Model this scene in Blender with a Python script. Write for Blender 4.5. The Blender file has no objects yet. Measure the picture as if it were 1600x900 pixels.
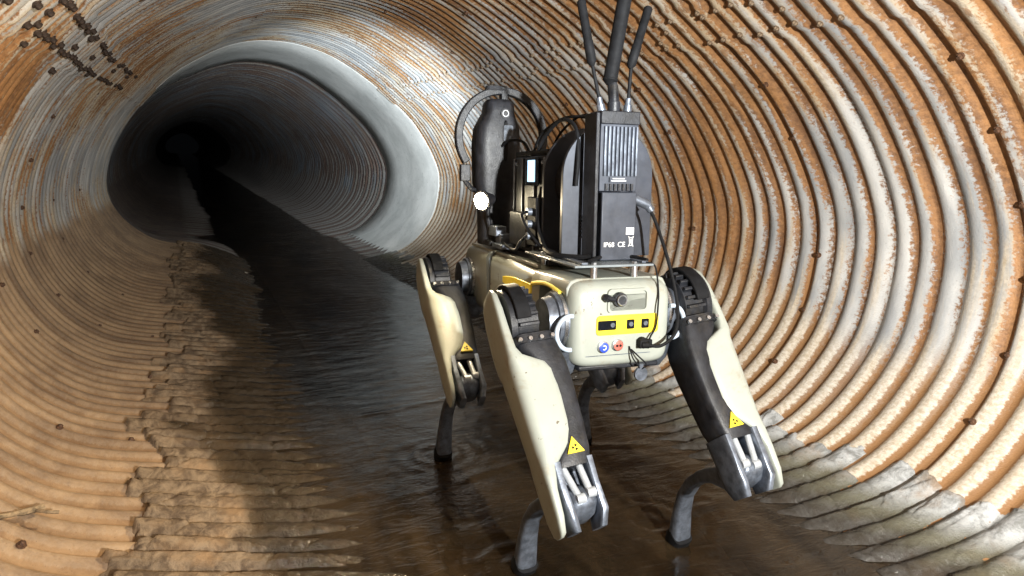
import bpy, bmesh, math
import numpy as np
from mathutils import Matrix, Vector

sc = bpy.context.scene
COL = sc.collection
R_ = math.radians
# ------------------------------------------------------------------ camera
YAW, PITCH, ROLL, CAMH = R_(26.2), R_(11.3), R_(1.5), 0.8216
fwd = np.array([math.sin(YAW)*math.cos(PITCH), math.cos(YAW)*math.cos(PITCH), -math.sin(PITCH)])
rt0 = np.array([math.cos(YAW), -math.sin(YAW), 0.0]); up0 = np.cross(rt0, fwd)
rt = rt0*math.cos(ROLL) + up0*math.sin(ROLL); up = -rt0*math.sin(ROLL) + up0*math.cos(ROLL)
cd = bpy.data.cameras.new('camera'); cam = bpy.data.objects.new('camera', cd); COL.objects.link(cam)
cd.sensor_width = 36.0; cd.lens = 24.0; cd.clip_start = 0.02; cd.clip_end = 200
M = Matrix.Identity(4)
for i in range(3):
    M[i][0], M[i][1], M[i][2] = rt[i], up[i], -fwd[i]
M[2][3] = CAMH
cam.matrix_world = M
sc.camera = cam
# ------------------------------------------------------------------ world (underground: almost no ambient light)
w = bpy.data.worlds.new('World'); sc.world = w; w.use_nodes = True
bg = w.node_tree.nodes['Background']; bg.inputs[0].default_value = (0.75, 0.85, 1.0, 1); bg.inputs[1].default_value = 0.0015
# ------------------------------------------------------------------ the crew's torch beside the photographer (flood + throw beam)
def spot(name, loc, target, watts, angle, blend, radius, color):
    l = bpy.data.lights.new(name, 'SPOT'); l.energy = watts; l.spot_size = R_(angle); l.spot_blend = blend
    l.shadow_soft_size = radius; l.color = color
    o = bpy.data.objects.new(name, l); COL.objects.link(o); o.location = loc
    d = Vector(target) - Vector(loc); o.rotation_euler = d.to_track_quat('-Z', 'Y').to_euler()
    return o
TORCH = (0.465, -0.70, 0.965)
spot('torch_flood', TORCH, (1.45, 1.7, 0.68), 340, 140, 1.0, 0.022, (1.0, 0.965, 0.90))
spot('torch_throw', TORCH, (1.10, 5.5, 1.25), 240, 24, 1.0, 0.022, (0.86, 0.95, 1.0))
sc.view_settings.view_transform = 'Standard'; sc.view_settings.look = 'None'
sc.view_settings.exposure = 0.18; sc.view_settings.gamma = 1.0
sc.cycles.max_bounces = 6; sc.cycles.diffuse_bounces = 2; sc.cycles.glossy_bounces = 3; sc.cycles.transparent_max_bounces = 6
sc.cycles.use_adaptive_sampling = True; sc.cycles.adaptive_threshold = 0.02

# ------------------------------------------------------------------ helpers
def tag(o, label=None, cat=None, group=None, kind=None):
    if label: o['label'] = label
    if cat: o['category'] = cat
    if group: o['group'] = group
    if kind: o['kind'] = kind
    return o

class MB:
    """collects shapes into one mesh"""
    def __init__(s): s.v = []; s.f = []
    def add(s, vs, fs):
        n = len(s.v); s.v += [tuple(map(float, p)) for p in vs]; s.f += [tuple(i+n for i in f) for f in fs]; return s
    def box(s, lo, hi):
        x0, y0, z0 = lo; x1, y1, z1 = hi
        return s.add([(x0,y0,z0),(x1,y0,z0),(x1,y1,z0),(x0,y1,z0),(x0,y0,z1),(x1,y0,z1),(x1,y1,z1),(x0,y1,z1)],
                     [(0,3,2,1),(4,5,6,7),(0,1,5,4),(1,2,6,5),(2,3,7,6),(3,0,4,7)])
    def obox(s, c, ax, half):
        c = np.array(c); a = [np.array(q, float) for q in ax]; vs = []
        for k in (-1, 1):
            for (i, j) in ((-1,-1),(1,-1),(1,1),(-1,1)):
                vs.append(c + a[0]*half[0]*i + a[1]*half[1]*j + a[2]*half[2]*k)
        return s.add(vs, [(0,3,2,1),(4,5,6,7),(0,1,5,4),(1,2,6,5),(2,3,7,6),(3,0,4,7)])
    def rings(s, rs, cap=True):
        n = len(rs[0]); m = len(rs); vs = [p for r in rs for p in r]; fs = []
        for i in range(m-1):
            for j in range(n):
                k = (j+1) % n; fs.append((i*n+j, i*n+k, (i+1)*n+k, (i+1)*n+j))
        if cap: fs.append(tuple(range(n-1, -1, -1))); fs.append(tuple((m-1)*n+j for j in range(n)))
        return s.add(vs, fs)
    def loft(s, secs, n=20, p=4.0):
        """secs: (center, u_axis, v_axis, half_u, half_v[, exponent])"""
        rs = []
        for q in secs:
            c, u, v, a, b = q[:5]; e = 2.0/(q[5] if len(q) > 5 else p)
            c, u, v = np.array(c, float), np.array(u, float), np.array(v, float); ring = []
            for k in range(n):
                t = 2*math.pi*k/n; ct, st = math.cos(t), math.sin(t)
                ring.append(c + u*a*math.copysign(abs(ct)**e, ct) + v*b*math.copysign(abs(st)**e, st))
            rs.append(ring)
        return s.rings(rs)
    def tube(s, path, r, n=10, flat=None):
        P = [np.array(p, float) for p in path]; rs = []; prev = None
        for i, p in enumerate(P):
            t = P[min(i+1, len(P)-1)] - P[max(i-1, 0)]; t = t/np.linalg.norm(t)
            if prev is None:
                a = np.array([0,0,1.0]) if abs(t[2]) < .9 else np.array([1.0,0,0]); u = np.cross(t, a)
            else: u = prev - t*(prev@t)
            u = u/np.linalg.norm(u); prev = u; v = np.cross(t, u); rr = r[i] if hasattr(r, '__len__') else r
            rs.append([p + u*rr*math.cos(2*math.pi*k/n) + v*rr*math.sin(2*math.pi*k/n) for k in range(n)])
        return s.rings(rs)
    def cyl(s, a, b, r, n=20, r2=None): return s.tube([a, b], [r, r if r2 is None else r2], n)
    def prism(s, pts, o, u, v, w, d0, d1):
        """closed outline pts in (u,v) extruded along w"""
        o, u, v, w = [np.array(q, float) for q in (o, u, v, w)]; n = len(pts)
        a = [o + u*x + v*y + w*d0 for x, y in pts]; b = [o + u*x + v*y + w*d1 for x, y in pts]
        return s.rings([a, b])
    def build(s, name, m, parent=None, smooth=None, bevel=0.0, seg=2, off=(0,0,0)):
        me = bpy.data.meshes.new(name); o3 = np.array(off)
        me.from_pydata([tuple(np.array(p)-o3) for p in s.v], [], s.f)
        bm = bmesh.new(); bm.from_mesh(me); bmesh.ops.recalc_face_normals(bm, faces=bm.faces); bm.to_mesh(me); bm.free()
        me.materials.append(m); o = bpy.data.objects.new(name, me); COL.objects.link(o)
        if parent: o.parent = parent
        if bevel:
            b = o.modifiers.new('bevel', 'BEVEL'); b.width = bevel; b.segments = seg; b.limit_method = 'ANGLE'; b.angle_limit = R_(40)
        ang = 40 if smooth is None else smooth
        me.polygons.foreach_set('use_smooth', [True]*len(me.polygons))
        try: me.set_sharp_from_angle(angle=R_(ang))
        except Exception: pass
        return o

def spline(pts, n=8):
    P = [np.array(p, float) for p in pts]; out = []
    for i in range(len(P)-1):
        p0 = P[max(i-1,0)]; p1 = P[i]; p2 = P[i+1]; p3 = P[min(i+2, len(P)-1)]
        for k in range(n):
            t = k/n; out.append(.5*(2*p1+(p2-p0)*t+(2*p0-5*p1+4*p2-p3)*t*t+(3*p1-p0-3*p2+p3)*t**3))
    out.append(P[-1]); return out

# ------------------------------------------------------------------ noise for geometry
def vnoise(x, y, seed=0):
    xi = np.floor(x).astype(np.int64); yi = np.floor(y).astype(np.int64); fx = x-xi; fy = y-yi
    fx = fx*fx*(3-2*fx); fy = fy*fy*(3-2*fy)
    def h(a, b):
        n = (a*374761393 + b*668265263 + seed*974711) & 0x7fffffff
        n = ((n ^ (n >> 13))*1274126177) & 0x7fffffff
        n = n ^ (n >> 16)
        return (n & 0xffff)/65535.0
    return (h(xi,yi)*(1-fx)+h(xi+1,yi)*fx)*(1-fy)+(h(xi,yi+1)*(1-fx)+h(xi+1,yi+1)*fx)*fy
def fbm(x, y, o=4, seed=0):
    a = .5; t = 0; n = 0
    for k in range(o): t = t + a*vnoise(x*2**k, y*2**k, seed+k*17); n += a; a *= .5
    return t/n
def sstep(a, b, x): t = np.clip((x-a)/(b-a), 0, 1); return t*t*(3-2*t)

# ------------------------------------------------------------------ materials
class NT:
    def __init__(s, name):
        s.m = bpy.data.materials.new(name); s.m.use_nodes = True; s.t = s.m.node_tree; s.b = s.t.nodes['Principled BSDF']
    def n(s, typ, **kw):
        o = s.t.nodes.new(typ)
        for k, v in kw.items(): setattr(o, k, v)
        return o
    def l(s, a, b): s.t.links.new(a, b)
    def noise(s, vec, scale, detail=4, rough=.6, dist=0.0):
        o = s.n('ShaderNodeTexNoise'); o.inputs['Scale'].default_value = scale; o.inputs['Detail'].default_value = detail
        o.inputs['Roughness'].default_value = rough; o.inputs['Distortion'].default_value = dist
        if vec is not None: s.l(vec, o.inputs['Vector'])
        return o.outputs['Fac']
    def vmul(s, vec, xyz):
        o = s.n('ShaderNodeVectorMath', operation='MULTIPLY'); s.l(vec, o.inputs[0]); o.inputs[1].default_value = xyz; return o.outputs[0]
    def math(s, op, a, b=None, c=None, clamp=False):
        o = s.n('ShaderNodeMath', operation=op, use_clamp=clamp)
        for i, q in enumerate((a, b, c)):
            if q is None: continue
            if isinstance(q, (int, float)): o.inputs[i].default_value = q
            else: s.l(q, o.inputs[i])
        return o.outputs[0]
    def ss(s, x, a, b):
        o = s.n('ShaderNodeMapRange', interpolation_type='SMOOTHSTEP'); s.l(x, o.inputs[0]); o.inputs[1].default_value = a; o.inputs[2].default_value = b
        return o.outputs[0]
    def mix(s, f, a, b):
        o = s.n('ShaderNodeMix', data_type='RGBA')
        if isinstance(f, (int, float)): o.inputs[0].default_value = f
        else: s.l(f, o.inputs[0])
        for i, q in ((6, a), (7, b)):
            if isinstance(q, tuple): o.inputs[i].default_value = (*q, 1)
            else: s.l(q, o.inputs[i])
        return o.outputs[2]
    def bump(s, h, strength, dist, normal=None):
        o = s.n('ShaderNodeBump'); o.inputs['Strength'].default_value = strength; o.inputs['Distance'].default_value = dist; s.l(h, o.inputs['Height'])
        if normal: s.l(normal, o.inputs['Normal'])
        return o.outputs[0]
    def obj(s): return s.n('ShaderNodeTexCoord').outputs['Object']

def plain(name, col, rough=.5, metal=0.0, var=.12, scale=30, bump=.0, spec=.5, dirt=None, speck=None):
    t = NT(name); v = t.obj(); a = t.noise(v, scale, 5, .65)
    c1 = tuple(max(0, x*(1-var*2)) for x in col); c2 = tuple(min(1, x*(1+var)) for x in col)
    c = t.mix(t.ss(a, .3, .7), c1, c2)
    if dirt:
        dm = t.math('MULTIPLY', t.ss(t.noise(v, 11, 6, .72, .4), .52, .74), dirt[1]); c = t.mix(dm, c, dirt[0])
    if speck:
        sm = t.math('MULTIPLY', t.ss(t.noise(v, 85, 3, .55), .66, .71), t.ss(t.noise(v, 7, 3), .42, .6)); c = t.mix(t.math('MULTIPLY', sm, speck[1]), c, speck[0])
    t.l(c, t.b.inputs['Base Color']); t.b.inputs['Metallic'].default_value = metal
    r = t.math('MULTIPLY_ADD', t.noise(v, scale*1.7, 4), .3, rough-.15, clamp=True); t.l(r, t.b.inputs['Roughness'])
    t.b.inputs['Specular IOR Level'].default_value = spec
    if bump: t.l(t.bump(t.noise(v, scale*9, 3), bump, .002), t.b.inputs['Normal'])
    return t.m

def emit(name, col, strength):
    t = NT(name); t.b.inputs['Base Color'].default_value = (*col, 1)
    t.b.inputs['Emission Color'].default_value = (*col, 1); t.b.inputs['Emission Strength'].default_value = strength; return t.m

def pipe_material(name, far=False):
    t = NT(name); at = t.n('ShaderNodeAttribute', attribute_name='ring'); cs = at.outputs['Vector']      # (distance, girth, corrugation)
    sep = t.n('ShaderNodeSeparateXYZ'); t.l(cs, sep.inputs[0]); corr = sep.outputs[2]
    flat = t.n('ShaderNodeCombineXYZ'); t.l(sep.outputs[0], flat.inputs[0]); t.l(sep.outputs[1], flat.inputs[1]); fv = flat.outputs[0]
    hz = t.n('ShaderNodeAttribute', attribute_name='low').outputs['Fac']        # 1 low on the wall (silt-stained), 0 at the crown
    lf = t.n('ShaderNodeAttribute', attribute_name='silt').outputs['Fac']       # silty left flank
    big = t.noise(t.vmul(fv, (1.0, 1.25, 1)), 1.0, 3, .5, .6)
    band = t.noise(t.vmul(fv, (6.5, .8, 1)), 1.0, 5, .62, .35)
    streak = t.noise(t.vmul(fv, (32, 3.2, 1)), 1.0, 4, .6, .25)
    fine = t.noise(t.vmul(fv, (1, 1, 1)), 95, 4, .7)
    grit = t.noise(t.vmul(fv, (1, 1, 1)), 260, 2, .6)
    # zinc coat, weathered
    zinc = t.mix(t.ss(t.noise(t.vmul(fv, (9, 2, 1)), 1.0, 4), .35, .68), (.30, .315, .33), (.60, .60, .585))
    cream = t.mix(t.ss(fine, .35, .66), (.46, .37, .25), (.66, .58, .45))
    rust = t.mix(t.ss(t.math('ADD', t.math('MULTIPLY', streak, .55), t.math('MULTIPLY', t.noise(fv, 70, 5, .75), .5)), .40, .66), (.16, .072, .026), (.40, .20, .078))
    tan = t.mix(t.ss(t.math('ADD', t.math('MULTIPLY', band, .5), t.math('MULTIPLY', t.noise(fv, 6, 6, .72, .5), .55)), .40, .64), (.16, .095, .052), (.39, .262, .15))
    tan = t.mix(t.math('MULTIPLY', t.ss(t.noise(fv, 34, 5, .75), .55, .72), .55), tan, (.15, .09, .05))
    # chalky limewash over zinc
    k1 = t.math('ADD', t.math('MULTIPLY', streak, .55), t.math('MULTIPLY', big, .6))
    k1 = t.math('ADD', k1, t.math('MULTIPLY', hz, .10))
    c = t.mix(t.ss(k1, .50, .66), zinc, cream)
    # rust follows the corrugation troughs and runs in wide stains
    rv = t.math('ADD', t.math('MULTIPLY', big, .55), t.math('MULTIPLY', band, .62))
    rv = t.math('ADD', rv, t.math('MULTIPLY', corr, -.12))
    rv = t.math('ADD', rv, t.math('MULTIPLY', t.math('SUBTRACT', fine, .5), .48))
    rv = t.math('ADD', rv, t.math('MULTIPLY', t.math('SUBTRACT', streak, .5), .35))
    rv = t.math('ADD', rv, t.math('MULTIPLY', t.n('ShaderNodeAttribute', attribute_name='stain').outputs['Fac'], .13))
    rv = t.math('SUBTRACT', rv, .018)
    c = t.mix(t.math('MULTIPLY', t.ss(rv, .535, .635), .95), c, rust)
    spk = t.ss(t.noise(t.vmul(fv, (46, 17, 1)), 1.0, 4, .7), .535, .60)
    c = t.mix(t.math('MULTIPLY', spk, t.math('MULTIPLY', t.ss(big, .36, .60), .75)), c, rust)
    # low flank: pale silt on crests, rust in troughs
    sl = t.mix(t.ss(t.math('ADD', corr, t.math('MULTIPLY', t.math('SUBTRACT', fine, .5), 1.5)), -.50, -.05), (.27, .145, .062), t.mix(t.ss(fine, .38, .62), (.48, .41, .31), (.66, .61, .53)))
    c = t.mix(t.math('MULTIPLY', t.ss(t.math('ADD', hz, t.math('MULTIPLY', t.math('SUBTRACT', big, .5), .9)), .45, .75), .85), c, sl)
    c = t.mix(t.math('MULTIPLY', t.ss(t.math('ADD', lf, t.math('MULTIPLY', t.math('SUBTRACT', band, .5), .5)), .4, .7), .85), c, tan)
    # pits and specks
    c = t.mix(t.math('MULTIPLY', t.ss(grit, .66, .74), .55), c, (.09, .05, .03))
    if far: c = t.mix(.74, c, (.036, .044, .060))  # steel colour darkened to stand for shade beyond the collar
    t.l(c, t.b.inputs['Base Color'])
    t.l(t.math('MULTIPLY_ADD', t.noise(fv, 18, 5), .45, .30, clamp=True), t.b.inputs['Roughness'])
    t.b.inputs['Specular IOR Level'].default_value = .45
    h = t.math('ADD', t.math('MULTIPLY', fine, .6), t.math('MULTIPLY', grit, .4))
    t.l(t.bump(h, .55, .004), t.b.inputs['Normal'])
    return t.m

def crust_material():
    t = NT('cracked_silt'); v = t.obj(); wet = t.n('ShaderNodeAttribute', attribute_name='wet').outputs['Fac']
    side = t.n('ShaderNodeAttribute', attribute_name='pale').outputs['Fac']
    a = t.noise(v, 26, 6, .7, .5); b = t.noise(v, 130, 4, .7)
    c = t.mix(t.ss(a, .35, .65), (.085, .058, .037), (.25, .185, .12))
    c2 = t.mix(t.ss(a, .35, .65), (.20, .205, .20), (.50, .52, .53))
    c = t.mix(side, c, c2)
    c = t.mix(t.math('MULTIPLY', t.ss(t.noise(v, 9, 4), .5, .7), .6), c, (.30, .19, .10))
    c = t.mix(t.math('MULTIPLY', t.ss(b, .6, .75), .6), c, (.07, .055, .04))
    wm = t.ss(t.math('ADD', wet, t.math('MULTIPLY', t.math('SUBTRACT', a, .5), .8)), .25, .8)
    c = t.mix(t.math('MULTIPLY', wm, .90), c, t.mix(t.ss(wet, .72, .98), t.mix(side, (.038, .026, .0145), (.085, .079, .045)), (.020, .0145, .0085)))
    t.l(c, t.b.inputs['Base Color'])
    t.l(t.math('SUBTRACT', .82, t.math('MULTIPLY', wm, .70)), t.b.inputs['Roughness']); t.b.inputs['Specular IOR Level'].default_value = .30
    t.l(t.bump(t.math('ADD', t.math('MULTIPLY', a, .7), t.math('MULTIPLY', b, .4)), .8, .008), t.b.inputs['Normal'])
    return t.m

def water_material():
    t = NT('brown_water'); v = t.n('ShaderNodeTexCoord').outputs['Object']
    h1 = t.noise(t.vmul(v, (9, 26, 1)), 1.0, 4, .6, .8); h2 = t.noise(t.vmul(v, (60, 90, 1)), 1.0, 3, .6, .3)
    swirl = t.noise(v, 2.2, 4, .6, .8)
    amp = t.ss(swirl, .42, .68)
    h = t.math('ADD', t.math('MULTIPLY', h1, .55), t.math('MULTIPLY', t.math('MULTIPLY', h2, amp), .5))
    nrm = t.bump(h, .42, .012)
    tr = t.n('ShaderNodeBsdfTransparent'); t.l(t.mix(t.ss(t.noise(v, 3.5, 4), .3, .7), (.10, .066, .034), (.22, .155, .08)), tr.inputs[0])
    df = t.n('ShaderNodeBsdfDiffuse'); t.l(t.mix(t.ss(t.noise(t.vmul(v, (5, 1.6, 1)), 1.0, 5, .65, .6), .35, .7), (.022, .015, .008), (.095, .064, .034)), df.inputs[0])
    gl = t.n('ShaderNodeBsdfGlossy'); gl.inputs['Roughness'].default_value = .045; gl.inputs[0].default_value = (1, 1, 1, 1); t.l(nrm, gl.inputs['Normal'])
    m1 = t.n('ShaderNodeMixShader'); m1.inputs[0].default_value = .38; t.l(tr.outputs[0], m1.inputs[1]); t.l(df.outputs[0], m1.inputs[2])
    fr = t.n('ShaderNodeFresnel'); fr.inputs[0].default_value = 1.38; t.l(nrm, fr.inputs['Normal'])
    m2 = t.n('ShaderNodeMixShader'); t.l(fr.outputs[0], m2.inputs[0]); t.l(m1.outputs[0], m2.inputs[1]); t.l(gl.outputs[0], m2.inputs[2])
    t.l(m2.outputs[0], t.t.nodes['Material Output'].inputs['Surface'])
    return t.m

def collar_material():
    t = NT('grey_concrete'); v = t.obj()
    a = t.noise(v, 5, 6, .65, .4); b = t.noise(v, 40, 4)
    c = t.mix(t.ss(a, .3, .7), (.62, .635, .62), (.80, .81, .795)); c = t.mix(t.math('MULTIPLY', t.ss(b, .58, .72), .35), c, (.22, .22, .20))
    c = t.mix(t.math('MULTIPLY', t.ss(t.noise(v, 17, 3, .6, .3), .70, .76), .7), c, (.13, .13, .12))
    t.l(c, t.b.inputs['Base Color']); t.b.inputs['Roughness'].default_value = .62
    t.l(t.bump(t.math('ADD', a, t.math('MULTIPLY', b, .3)), .4, .006), t.b.inputs['Normal']); return t.m

MT = dict(
    pipe=pipe_material('corrugated_steel'), far=pipe_material('corrugated_steel_far_shaded', True), crust=crust_material(), water=water_material(), collar=collar_material(),
    bolt=plain('rusty_bolt', (.12, .06, .032), .75, .0, .3, 120),
    bolt_shaded=plain('shaded_bolt', (.050, .030, .020), .8, .0, .3, 120),  # left-seam bolts, shade put into their colour
    bolt_pale=plain('limed_bolt', (.27, .20, .135), .75, .0, .3, 90),
    shell=plain('cream_shell', (.295, .318, .285), .38, 0, .03, 14, 0, .5, ((.21, .16, .095), .70), ((.085, .06, .035), .9)),
    black=plain('black_casting', (.014, .0155, .020), .45, 0, .3, 40, .25, .35, ((.10, .085, .06), .25)),
    rubber=plain('black_rubber', (.008, .0085, .010), .68, 0, .2, 60, 0, .15),
    bluegrey=plain('scuffed_alloy', (.165, .19, .235), .38, .6, .25, 45, .1),
    anod=plain('anodised_panel', (.040, .047, .064), .42, .2, .12, 30),
    rod=plain('grey_rod', (.42, .45, .48), .35, .3, .1, 60),
    steel=plain('bright_steel', (.55, .57, .60), .28, .95, .1, 40),
    yellow=plain('yellow_plastic', (.78, .60, .03), .42, 0, .05, 30),
    white=plain('white_print', (.80, .81, .80), .5, 0, .03, 30),
    blue=plain('blue_button', (.03, .07, .48), .35, 0, .1, 60),
    red=plain('red_button', (.50, .12, .09), .4, 0, .15, 60),
    glass=plain('dark_glass', (.008, .009, .012), .12, 0, .1, 30),
    lens=plain('lens_glass', (.25, .28, .33), .12, .6, .2, 90),
    clear=plain('smoked_acrylic', (.20, .23, .25), .25, 0, .1, 30),
    hose=plain('pale_hose', (.42, .50, .60), .35, 0, .1, 60),
    twig=plain('dead_wood', (.30, .22, .13), .8, 0, .3, 60, .4),
    lamp=emit('lit_lamp', (1.0, .86, .58), 160.0), screen=emit('lit_screen', (.45, .72, 1.0), 1.6), led=emit('green_led', (.5, 1.0, .35), 2.0),
)

# ------------------------------------------------------------------ culvert pipe
CP = np.array([(1.757,-.13),(1.63,.144),(1.44,.355),(1.24,.52),(1.04,.643),(.816,.71),(.586,.72),(.374,.672),(.173,.586),(-.03,.48),(-.23,.326),(-.41,.125),
               (-.535,-.13),(-.56,-.37),(-.47,-.60),(-.29,-.752),(-.02,-.798),(.26,-.823),(.62,-.862),(1.0,-.852),(1.25,-.815),(1.50,-.735),(1.68,-.55),(1.755,-.35)]) + np.array([0, CAMH])
pts = []
for i in range(len(CP)):
    p0, p1, p2, p3 = [CP[(i+k) % len(CP)] for k in (-1, 0, 1, 2)]
    for t in np.linspace(0, 1, 40, endpoint=False):
        pts.append(.5*(2*p1+(p2-p0)*t+(2*p0-5*p1+4*p2-p3)*t*t+(3*p1-p0-3*p2+p3)*t**3))
pts = np.array(pts); pc = np.r_[pts, pts[:1]]
ARC = np.r_[0, np.cumsum(np.hypot(*np.diff(pc, axis=0).T))]; PER = ARC[-1]
def sec_xz(s):
    s = np.mod(s, PER); return np.interp(s, ARC, pc[:, 0]), np.interp(s, ARC, pc[:, 1])
def sec_nrm(s):
    a = sec_xz(s-.03); b = sec_xz(s+.03); tx, tz = b[0]-a[0], b[1]-a[1]; L = np.hypot(tx, tz); return -tz/L, tx/L      # inward
def wall_pt(d, s, h):
    x, z = sec_xz(s); nx, nz = sec_nrm(s); x = x+nx*h; z = z+nz*h
    x = x + .125*sstep(2.6, 5.0, d)*sstep(6.2, 5.3, d)*sstep(.5, -.45, x)      # the left flank is dented in ahead of the collar
    z = z + .085*sstep(2.9, 4.9, d)*sstep(6.5, 5.5, d)*sstep(.55, .05, x)*sstep(.6, .05, z)
    return x, d - .29*(x-.587) + .096*(z-(CAMH-.139)), z
PITCHC, AMP, PH = .0648, .0066, 0.25
def corr(d): return np.cos(2*np.pi*(d/PITCHC + PH))
def wob(d, s): return .006*(fbm(d*1.3+40, s*2.0, 3, 5)-.5)
SEAMS = ((.62, .075), (2.50, .085))
def wall_h(d, s):
    c = corr(d); prof = 1-2*((1-c)/2)**1.35
    h = prof*AMP*(1+.25*(fbm(d*3, s*3, 2, 9)-.5)) + wob(d, s)
    for s0, hw in SEAMS:                       # lapped plates: the doubled sheet stands a little proud, with a stepped edge
        e = s0 + .03*(vnoise(np.floor(d/PITCHC+PH+.5)*1.0, np.zeros_like(d), 3)-.5)
        h = h + .006*sstep(hw+.006, hw-.006, np.abs(np.mod(s, PER)-e))
    h = h + .004*sstep(.012, .0, np.abs(np.mod(d-1.225+.2875, .575)-.2875))*(c > 0)
    return h

def grid_obj(name, dv, sv, closed, hfun, mat, parent=None, attrs=None, keep=None):
    D, S = np.meshgrid(dv, sv, indexing='ij'); h = hfun(D, S); X, Y, Z = wall_pt(D, S, h)
    nd, ns = D.shape; co = np.stack([X, Y, Z], -1).reshape(-1, 3)
    I = np.arange(nd*ns).reshape(nd, ns); J = np.roll(I, -1, 1) if closed else I[:, 1:]; I2 = I if closed else I[:, :-1]
    q = np.stack([I2[:-1], J[:-1], J[1:], I2[1:]], -1)
    q = q.reshape(-1, 4)
    if keep is not None:
        k = keep(D, S).reshape(-1); q = q[k[q].any(1)]
        used = np.zeros(len(co), bool); used[q] = True; mp = np.cumsum(used)-1; q = mp[q]
    else: used = np.ones(len(co), bool)
    me = bpy.data.meshes.new(name); co = co[used]
    me.vertices.add(len(co)); me.vertices.foreach_set('co', co.astype(np.float32).ravel())
    me.loops.add(q.size); me.loops.foreach_set('vertex_index', q.astype(np.int32).ravel())
    me.polygons.add(len(q)); me.polygons.foreach_set('loop_start', np.arange(0, q.size, 4, dtype=np.int32))
    me.polygons.foreach_set('loop_total', np.full(len(q), 4, np.int32)); me.polygons.foreach_set('use_smooth', np.ones(len(q), bool))
    me.update(calc_edges=True)
    for an, fn in (attrs or {}).items():
        val = fn(D, S, X, Z)
        if isinstance(val, tuple):
            a = me.attributes.new(an, 'FLOAT_VECTOR', 'POINT'); a.data.foreach_set('vector', np.stack(val, -1).reshape(-1, 3)[used].astype(np.float32).ravel())
        else:
            a = me.attributes.new(an, 'FLOAT', 'POINT'); a.data.foreach_set('value', val.reshape(-1)[used].astype(np.float32).ravel())
    me.materials.append(mat); o = bpy.data.objects.new(name, me); COL.objects.link(o)
    if parent: o.parent = parent
    return o

PA = dict(ring=lambda D, S, X, Z: (D, S, corr(D)),
          low=lambda D, S, X, Z: sstep(.75, .12, Z),
          silt=lambda D, S, X, Z: sstep(.62, .25, Z)*sstep(.25, -.1, X))
def stain(D, S, X, Z):
    S = np.mod(S+3.0, PER)-3.0; v = 0*D
    for d0, s0, rd, rs_, a in ((2.15,.15,.75,.42,1.0),(1.35,.30,.28,.30,.7),(1.9,2.75,.55,.22,1.0),(3.0,2.30,.6,.16,.7),(3.5,1.02,.5,.14,1.0),(2.7,.78,.35,.16,.8),(1.05,-.35,.25,.5,.6)):
        v = np.maximum(v, a*np.exp(-((D-d0)/rd)**2-((S-s0)/rs_)**2))
    return v
PA['stain'] = stain
COLLAR0, COLLAR1 = 5.22, 6.62
sv = np.linspace(4.72, 4.72+PER, 481)
pipe = grid_obj('culvert_pipe', np.arange(-.9, COLLAR0+.03, PITCHC/8), sv, False, wall_h, MT['pipe'], attrs=PA)
tag(pipe, 'rusty corrugated steel culvert pipe running back from the camera to the pale collar', kind='structure')
def far_h(d, s):
    c = np.cos(2*np.pi*d/(PITCHC*1.6)); return .016*c - .012*sstep(COLLAR1+.1, COLLAR1-.1, d) + wob(d, s)*2
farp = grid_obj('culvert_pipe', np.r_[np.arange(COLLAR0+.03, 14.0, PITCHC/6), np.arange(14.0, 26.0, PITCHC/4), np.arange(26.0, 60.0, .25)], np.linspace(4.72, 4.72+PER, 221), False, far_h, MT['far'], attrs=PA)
tag(farp, 'corrugated pipe, coloured dark for shade, continuing beyond the pale collar', kind='structure')
# smooth collar band: a sleeve with real thickness
cb = MB(); ns = 200; rs = []
ss_ = np.linspace(-.86, 2.62, ns)  # arc cut short where the collar would lie in shade
for d, h in ((COLLAR0, -.016), (COLLAR0, .004), (COLLAR0+.008, .008), (COLLAR0+.5, .008), (COLLAR0+1.0, .008), (COLLAR1-.008, .008), (COLLAR1, .004), (COLLAR1, -.016)):
    x, y, z = wall_pt(np.full(ns, d), ss_, h - (.02+h)*np.maximum(sstep(2.45, 2.62, ss_), sstep(-.76, -.86, ss_))); rs.append(list(zip(x, y, z)))
cb.add([p for r in rs for p in r], [(i*ns+j, i*ns+j+1, (i+1)*ns+j+1, (i+1)*ns+j) for i in range(len(rs)-1) for j in range(ns-1)])
tag(cb.build('collar_band', MT['collar'], smooth=50), 'smooth pale grey collar band lining the crown and right side between the corrugated lengths', 'collar')

# bolts: circumferential joints, lapped seams and strays (d, s)
bolts = []
rng = np.random.RandomState(4)
for j, d0 in enumerate((1.225, 1.80, 2.375, 2.95, 3.525, 4.10, 4.675)):
    for k in range(34):
        s = .208 + .1845*k + (.0 if j % 2 else .02)
        if 3.95 < s % PER < 5.70 or any(abs(s-q) < .1 for q, _ in SEAMS): continue
        if rng.rand() < (.0 if s % PER > 5.7 or s < .5 else .3): continue
        bolts.append((d0+rng.normal()*.004, s+rng.normal()*.008))
for s0, lo, hi in ((.62, 1.45, 4.9), (2.50, 1.35, 4.9)):
    n0 = int(lo/PITCHC); n1 = int(hi/PITCHC)
    for n in range(n0, n1):
        dc = (n-PH)*PITCHC
        for off in (-.05, .045):
            if rng.rand() < .22: continue
            bolts.append((dc + (0 if off < 0 else .006), s0+off+rng.normal()*.006))
        if rng.rand() < .18: bolts.append((dc, s0+rng.normal()*.02))
bm0 = MB()
bm0.tube([(0,0,-.006),(0,0,.001)], .0135, 10).tube([(0,0,0),(0,0,.0085),(0,0,.0105)], [.0092,.0092,.0075], 6)
proto = None
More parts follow.
